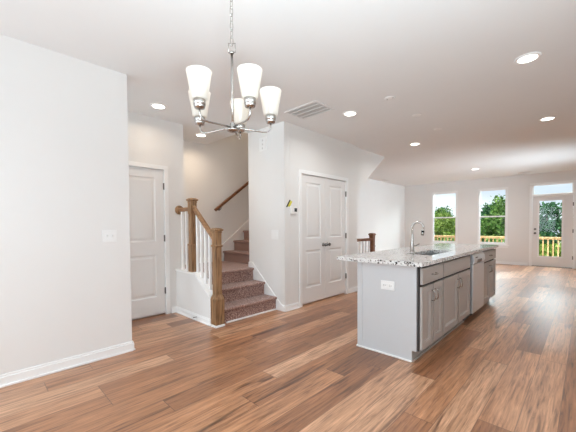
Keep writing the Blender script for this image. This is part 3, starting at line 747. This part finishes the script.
dc = thing('wall_grille', (-3.58, YN, 2.5), 'small white wall plate with three dark holes high on the wall above the stairs', 'wall plate')
plate_y(MB(), -3.66, -3.50, YN, 2.395, 2.60, .010).build('cover_plate', PLASTIC, dc)
for z in (2.435, 2.495, 2.555): MB().lathe([(.0155, 0), (.0155, .003)], (-3.58, YN - .010, z), 14, (0, -1, 0)).build('hole', VENTDARK, dc)

th = thing('thermostat', (XC, 3.335, 1.475), 'white thermostat with dark square screen beside the double closet doors', 'thermostat')
MB().box(XC, XC + .024, 3.265, 3.405, 1.418, 1.528, .006).build('housing', PLASTIC, th)
MB().box(XC + .0235, XC + .026, 3.335, 3.390, 1.452, 1.506, .001).build('screen', DARK, th)
tg = thing('tag', (XC, 3.235, 1.575), 'small tilted yellow tag with black band on the wall above the thermostat', 'tag')
q = lambda y, z: (XC + .001, y, z)
MB().prism([q(3.185, 1.525), q(3.260, 1.62), q(3.315, 1.60), q(3.262, 1.525)], (.002, 0, 0)).build('yellow_card', YELLOW, tg)
MB().prism([q(3.180, 1.520), q(3.255, 1.625), q(3.272, 1.618), q(3.200, 1.513)], (.004, 0, 0)).build('black_band', DARK, tg)

ds = thing('door_stop', (-3.68, YK - .015, .05), 'small dark spring door stop on the baseboard of the low stair wall', 'door stop')
MB().tube([(-3.68, YK - .012, .05), (-3.68, YK - .075, .05)], .006, 8).build('spring', DARKMETAL, ds)
MB().tube([(-3.68, YK - .073, .05), (-3.68, YK - .088, .05)], .009, 8).build('tip', PLASTIC, ds)

# ------------------------------------------------------------------ ceiling fittings
WARM = (1.0, 0.80, 0.60)
NEUT = (0.96, 0.98, 0.97)
def recessed(x, y, label, watts, first=[None], col=NEUT):
    if first[0] is None:
        t_ = thing('recessed_light', (x, y, H), label, 'ceiling light', 'recessed ceiling lights')
        MB().lathe([(.100, -.001), (.100, -.007), (.092, -.011), (.074, -.009), (.072, -.004)], (x, y, H), 32, cap0=False, cap1=False).build('trim_ring', TRIM, t_)
        MB().lathe([(.073, -.0045), (.05, -.0065), (.001, -.007)], (x, y, H), 32).build('lens', LENS, t_)
        first[0] = t_
    else:
        t_ = copy_tree(first[0]); t_.location = (x, y, H); t_['label'] = label
    lamp('recessed_light_glow', 'AREA', (x, y, H - .02), watts, col, shape='DISK', size=.14, spread=math.radians(160))
    return t_
recessed(-.40, 3.53, 'large recessed light at the upper right, nearest the viewer over the aisle', 8)
recessed(-.416, 5.73, 'recessed light over the aisle, below and beyond the large nearest one', 8)
recessed(-2.29, 3.565, 'recessed light just right of the ceiling return grille', 9)
recessed(-2.293, 5.746, 'recessed light beyond the island cover plates, toward the triangular soffit', 9)
recessed(-2.171, 9.469, 'small recessed light farthest away, toward the two windows', 15)
recessed(-3.83, 1.653, 'recessed light above the single white hall door', 2.5, col=WARM)
recessed(-4.548, 2.655, 'recessed light over the stair landing, beneath the chandelier arm', 5, col=WARM)
lamp('stairwell_fill', 'AREA', (-4.5, 5.0, 5.4), 16, (1.0, 0.76, 0.54), shape='DISK', size=.3)  # added unseen lamp, warms the upper stairwell walls

rg = thing('return_grille', (-2.6, 3.09, H), 'white square louvred return grille in the ceiling near the chandelier', 'vent')
gx0, gx1, gy0, gy1 = -2.87, -2.335, 2.90, 3.285
f = MB().box(gx0, gx0 + .03, gy0, gy1, H - .012, H - .001, .003).box(gx1 - .03, gx1, gy0, gy1, H - .012, H - .001, .003).box(gx0 + .03, gx1 - .03, gy0, gy0 + .03, H - .012, H - .001, .003).box(gx0 + .03, gx1 - .03, gy1 - .03, gy1, H - .012, H - .001, .003)
f.build('frame', VENTWHITE, rg)
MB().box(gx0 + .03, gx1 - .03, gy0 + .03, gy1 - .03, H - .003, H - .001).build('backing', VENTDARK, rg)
lv = MB()
for k in range(22):
    x = gx0 + .036 + k * (gx1 - gx0 - .072) / 21
    lv.prism([(x - .009, gy0 + .03, H - .003), (x + .006, gy0 + .03, H - .011), (x + .008, gy0 + .03, H - .010), (x - .007, gy0 + .03, H - .002)], (0, gy1 - gy0 - .06, 0))
for k in (1, 2, 3):
    y = gy0 + k * (gy1 - gy0) / 4; lv.box(gx0 + .03, gx1 - .03, y - .006, y + .006, H - .012, H - .003)
lv.build('louvres', VENTWHITE, rg)
def register(x, y, lx, ly, label):
    t_ = thing('ceiling_register', (x, y, H), label, 'vent', 'small ceiling registers')
    MB().box(x - lx, x + lx, y - ly, y + ly, H - .008, H - .001, .003).build('frame', VENTWHITE, t_)
    s_ = MB()
    for k in range(4):
        if lx > ly: yy = y - ly * .6 + k * ly * .4; s_.box(x - lx * .85, x + lx * .85, yy - .006, yy + .006, H - .0095, H - .007)
        else: xx = x - lx * .6 + k * lx * .4; s_.box(xx - .006, xx + .006, y - ly * .85, y + ly * .85, H - .0095, H - .007)
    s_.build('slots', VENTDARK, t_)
register(-4.78, 9.55, .08, .17, 'small ceiling register at far left, near the corner of the living room')
register(-1.30, 11.10, .17, .07, 'small ceiling register above the gap between window and patio door')

cpf = None
for x, y, lab in ((-1.68, 3.47, 'round white ceiling cover plate nearest the viewer, with two dark screws'), (-1.675, 4.263, 'round white ceiling cover plate in the middle of the island row'), (-1.684, 5.114, 'round white ceiling cover plate farthest from the viewer over the island')):
    if cpf is None:
        cpf = thing('ceiling_cover_plate', (x, y, H), lab, 'cover plate', 'blank pendant cover plates over the island')
        MB().lathe([(.062, -.001), (.062, -.004), (.055, -.008), (.001, -.009)], (x, y, H), 28).build('plate', TRIM, cpf)
        for s in (-1, 1): MB().lathe([(.007, -.0075), (.007, -.011), (.001, -.0115)], (x + s * .036, y, H), 10).build('screw', DARKMETAL, cpf)
    else:
        o_ = cpf.copy(); COL.objects.link(o_)
        k_ = next(c for c in cpf.children if c.name.startswith('plate')).copy(); COL.objects.link(k_); k_.parent = o_
        o_.location = (x, y, H); o_['label'] = lab

# ------------------------------------------------------------------ chandelier
hx, hy, hzb = -1.363, .985, 1.764
ch = thing('chandelier', (hx, hy, hzb), 'brushed nickel five-light chandelier with frosted glass shades hanging from a chain', 'chandelier')
MB().lathe([(.062, 0), (.062, -.008), (.050, -.022), (.012, -.030), (.008, -.040), (.001, -.040)], (hx, hy, H - .001), 28).build('canopy', NICKEL, ch)
zc0, zc1 = 2.205, H - .035
nl = 13; pitch = (zc1 - zc0) / nl
cm_ = MB()
for k in range(nl):
    z = zc0 + pitch * (k + .5); pts = []
    L, wd_ = pitch * .5 + .0075, .0085
    for j in range(16):
        a = 2 * math.pi * j / 16; u_, v_ = wd_ * math.cos(a), L * math.copysign(abs(math.sin(a)) ** .7, math.sin(a))
        pts.append((hx + (u_ if k % 2 else 0), hy + (0 if k % 2 else u_), z + v_))
    cm_.tube(pts, .0019, 6, closed=True)
cm_.build('chain', NICKEL, ch)
MB().tube([(hx, hy, hzb), (hx, hy, 2.165)], .0065, 14).build('stem', NICKEL, ch)
lp = [(hx + .013 * a, hy + .012 * a, z) for a, z in ((-1, 2.163), (1, 2.163), (1, 2.212), (-1, 2.212))]
MB().tube(lp, .0028, 8, closed=True).lathe([(.0115, 0), (.0115, .010)], (hx, hy, 2.157), 16).build('stem_loop', NICKEL, ch)
MB().lathe([(.001, -.018), (.020, -.018), (.033, -.013), (.034, -.006), (.022, -.002), (.015, .002), (.014, .026), (.008, .030)], (hx, hy, hzb), 28).build('hub', NICKEL, ch)
RA = .208
for k in range(5):
    a = math.radians(-84.3 + 72 * k); dv = Vector((math.cos(a), math.sin(a), 0)); c0 = Vector((hx, hy, 0))
    zt, ze = hzb + .004, 1.806
    pts = [c0 + dv * .015 + _z * zt, c0 + dv * .08 + _z * (zt - .004), c0 + dv * (RA - .05) + _z * (zt - .010)]
    for j in range(1, 6):
        t_ = j / 5 * math.pi / 2; pts.append(c0 + dv * (RA - .034 + .034 * math.sin(t_)) + _z * (zt - .010 + .034 - .034 * math.cos(t_)))
    pts.append(c0 + dv * RA + _z * ze)
    arm = MB().tube(pts, .0045, 10).build('arm', NICKEL, ch)
    MB().lathe([(.009, -.004), (.024, .0), (.0265, .010), (.0265, .014), (.0285, .015), (.0285, .040), (.0265, .042)], c0 + dv * RA + _z * (ze + .004), 24).build('socket_cup', NICKEL, arm)
    zs = ze + .044; sp_ = c0 + dv * RA + _z * zs
    sh = MB().lathe([(.001, .0), (.035, .0), (.039, .004), (.0595, .130), (.061, .134), (.059, .134), (.057, .129), (.037, .008), (.001, .006)], sp_, 32, cap0=False, cap1=False).build('glass_shade', SHADE, ch)
    MB().lathe([(.001, .008), (.012, .010), (.013, .04), (.023, .060), (.027, .080), (.021, .100), (.001, .108)], sp_, 16, cap0=False, cap1=False).build('bulb', BULB, sh)
    lamp('chandelier_bulb_glow', 'POINT', sp_ + _z * .165, .2, NEUT, shadow_soft_size=.03)

# ------------------------------------------------------------------ outside
struct('ground', MB().box(-40, 30, YF + .15, 60, -2.6, -2.5), GRASS)
struct('deck_floor', MB().box(-5.6, 1.4, YF + .15, 14.15, -.19, -.13), PINEDECK)
RY = 14.0
dr = thing('deck_railing', (-2.0, RY, -.13), 'yellow new-wood deck railing with square balusters outside windows and patio door', 'railing')
rx0, rx1 = -5.5, 1.3
MB().box(rx0, rx1, RY - .07, RY + .07, .765, .80, .004).build('cap_rail', PINE, dr)
MB().box(rx0, rx1, RY - .05, RY - .012, .715, .762, .003).build('top_rail', PINE, dr)
MB().box(rx0, rx1, RY - .05, RY - .012, -.04, .05, .003).build('bottom_rail', PINE, dr)
for x in (-5.45, -3.75, -2.05, -.42, 1.25): MB().box(x - .045, x + .045, RY - .012, RY + .078, -.6, .765, .004).build('post', PINE, dr)
x = rx0 + .09
while x < rx1:
    MB().box(x - .018, x + .018, RY - .012, RY + .024, -.08, .755).build('baluster', PINE, dr); x += .135
hb = thing('garden_shed', (-.4, 22, -2.5), 'pale gable roof of a small shed among the trees outside the patio door', 'shed')
MB().box(-1.15, .35, 22.2, 24, -2.5, -.1).build('wall', SIDING, hb)
MB().prism([(-1.35, 22, -.1), (.55, 22, -.1), (-.4, 22, .95)], (0, 2.2, 0)).build('roof', ROOFING, hb)

def tree(x, y, top, rad, mat, label, seed, trunk=True, bottom=-2.2, n_=5200, leaf=.21):
    rng = np.random.default_rng(seed)
    t_ = thing('tree', (x, y, -2.5), label, 'tree', 'trees beyond the deck')
    hgt = top - bottom
    MB().tube([(x, y, -2.5), (x + .05, y, -2.5 + hgt * .4), (x, y, bottom + hgt * .85)], [.20, .15, .05], 10).build('trunk', BARK, t_)
    n_ = int(3400 * rad ** 1.4 + 2600)
    # crown: many leaf clumps spread over a rough ovoid
    nc = 70
    u = rng.normal(size=(nc, 3)); u /= np.linalg.norm(u, axis=1)[:, None]
    rr = rng.uniform(.45, 1.0, nc) ** .6
    cl = u * rr[:, None] * np.array([rad * .88, rad * .88, hgt / 2 * .92])
    taper = 1 - .35 * np.clip(cl[:, 2] / (hgt / 2), 0, 1)
    cl[:, :2] *= taper[:, None]
    cl += np.array([x, y, bottom + hgt / 2])
    pick = rng.integers(0, nc, n_)
    pos = cl[pick] + rng.normal(size=(n_, 3)) * np.array([.26, .26, .22]) * rad * .62
    pos[:, 2] = np.minimum(pos[:, 2], top + rng.uniform(-.3, .1, n_))
    a = rng.normal(size=(n_, 3)); a /= np.linalg.norm(a, axis=1)[:, None]
    b2 = np.cross(a, rng.normal(size=(n_, 3))); b2 /= np.linalg.norm(b2, axis=1)[:, None]
    s_ = leaf * rng.uniform(.55, 1.25, n_)[:, None]
    v = np.stack([pos - a * s_ * .5, pos + b2 * s_ * .32, pos + a * s_ * .5, pos - b2 * s_ * .32], 1).reshape(-1, 3) - np.array([x, y, -2.5])
    me = bpy.data.meshes.new('foliage'); me.from_pydata(v.tolist(), [], np.arange(n_ * 4).reshape(-1, 4).tolist()); me.materials.append(mat)
    o_ = bpy.data.objects.new('foliage', me); COL.objects.link(o_); o_.parent = t_
    return t_
TREES = [
    # x, y, top, radius, material, label
    (-5.85, 19, .70, .90, LEAF_A, 'low green bush just behind the railing outside the left window'),
    (-3.5, 19, .72, .90, LEAF_A, 'low green bush just behind the railing outside the middle window'),
    (-1.15, 19, .52, .90, LEAF_B, 'low yellow-green bush just behind the railing outside the patio door'),
    (-7.4, 23, 2.2, 1.45, LEAF_B, 'yellow-green tree filling the lower left window'),
    (-3.55, 23, 3.35, 1.45, LEAF_A, 'tall green tree at the right side of the middle window'),
    (-9.1, 28, 2.75, 1.7, LEAF_A, 'rounded green tree at the left edge of the left window'),
    (-5.35, 28, 3.0, 1.35, LEAF_C, 'dark green tree at the left side of the middle window'),
    (-2.0, 28.2, 2.85, 1.55, LEAF_C, 'deep green tree filling the patio door glass'),
    (-10.9, 34, 3.1, 2.2, LEAF_C, 'dark green tree farthest back in the left window'),
    (-5.4, 34, 2.6, 2.2, LEAF_B, 'pale green tree farthest back in the middle window'),
    (.5, 34.5, 2.7, 2.2, LEAF_A, 'green tree beyond the shed, at the right of the patio door glass'),
]
for i, (x, y, top, rad, mt, lab) in enumerate(TREES): tree(x, y, top, rad, mt, lab, 11 + i)

for o in bpy.data.objects:
    if '_b' in o: del o['_b']
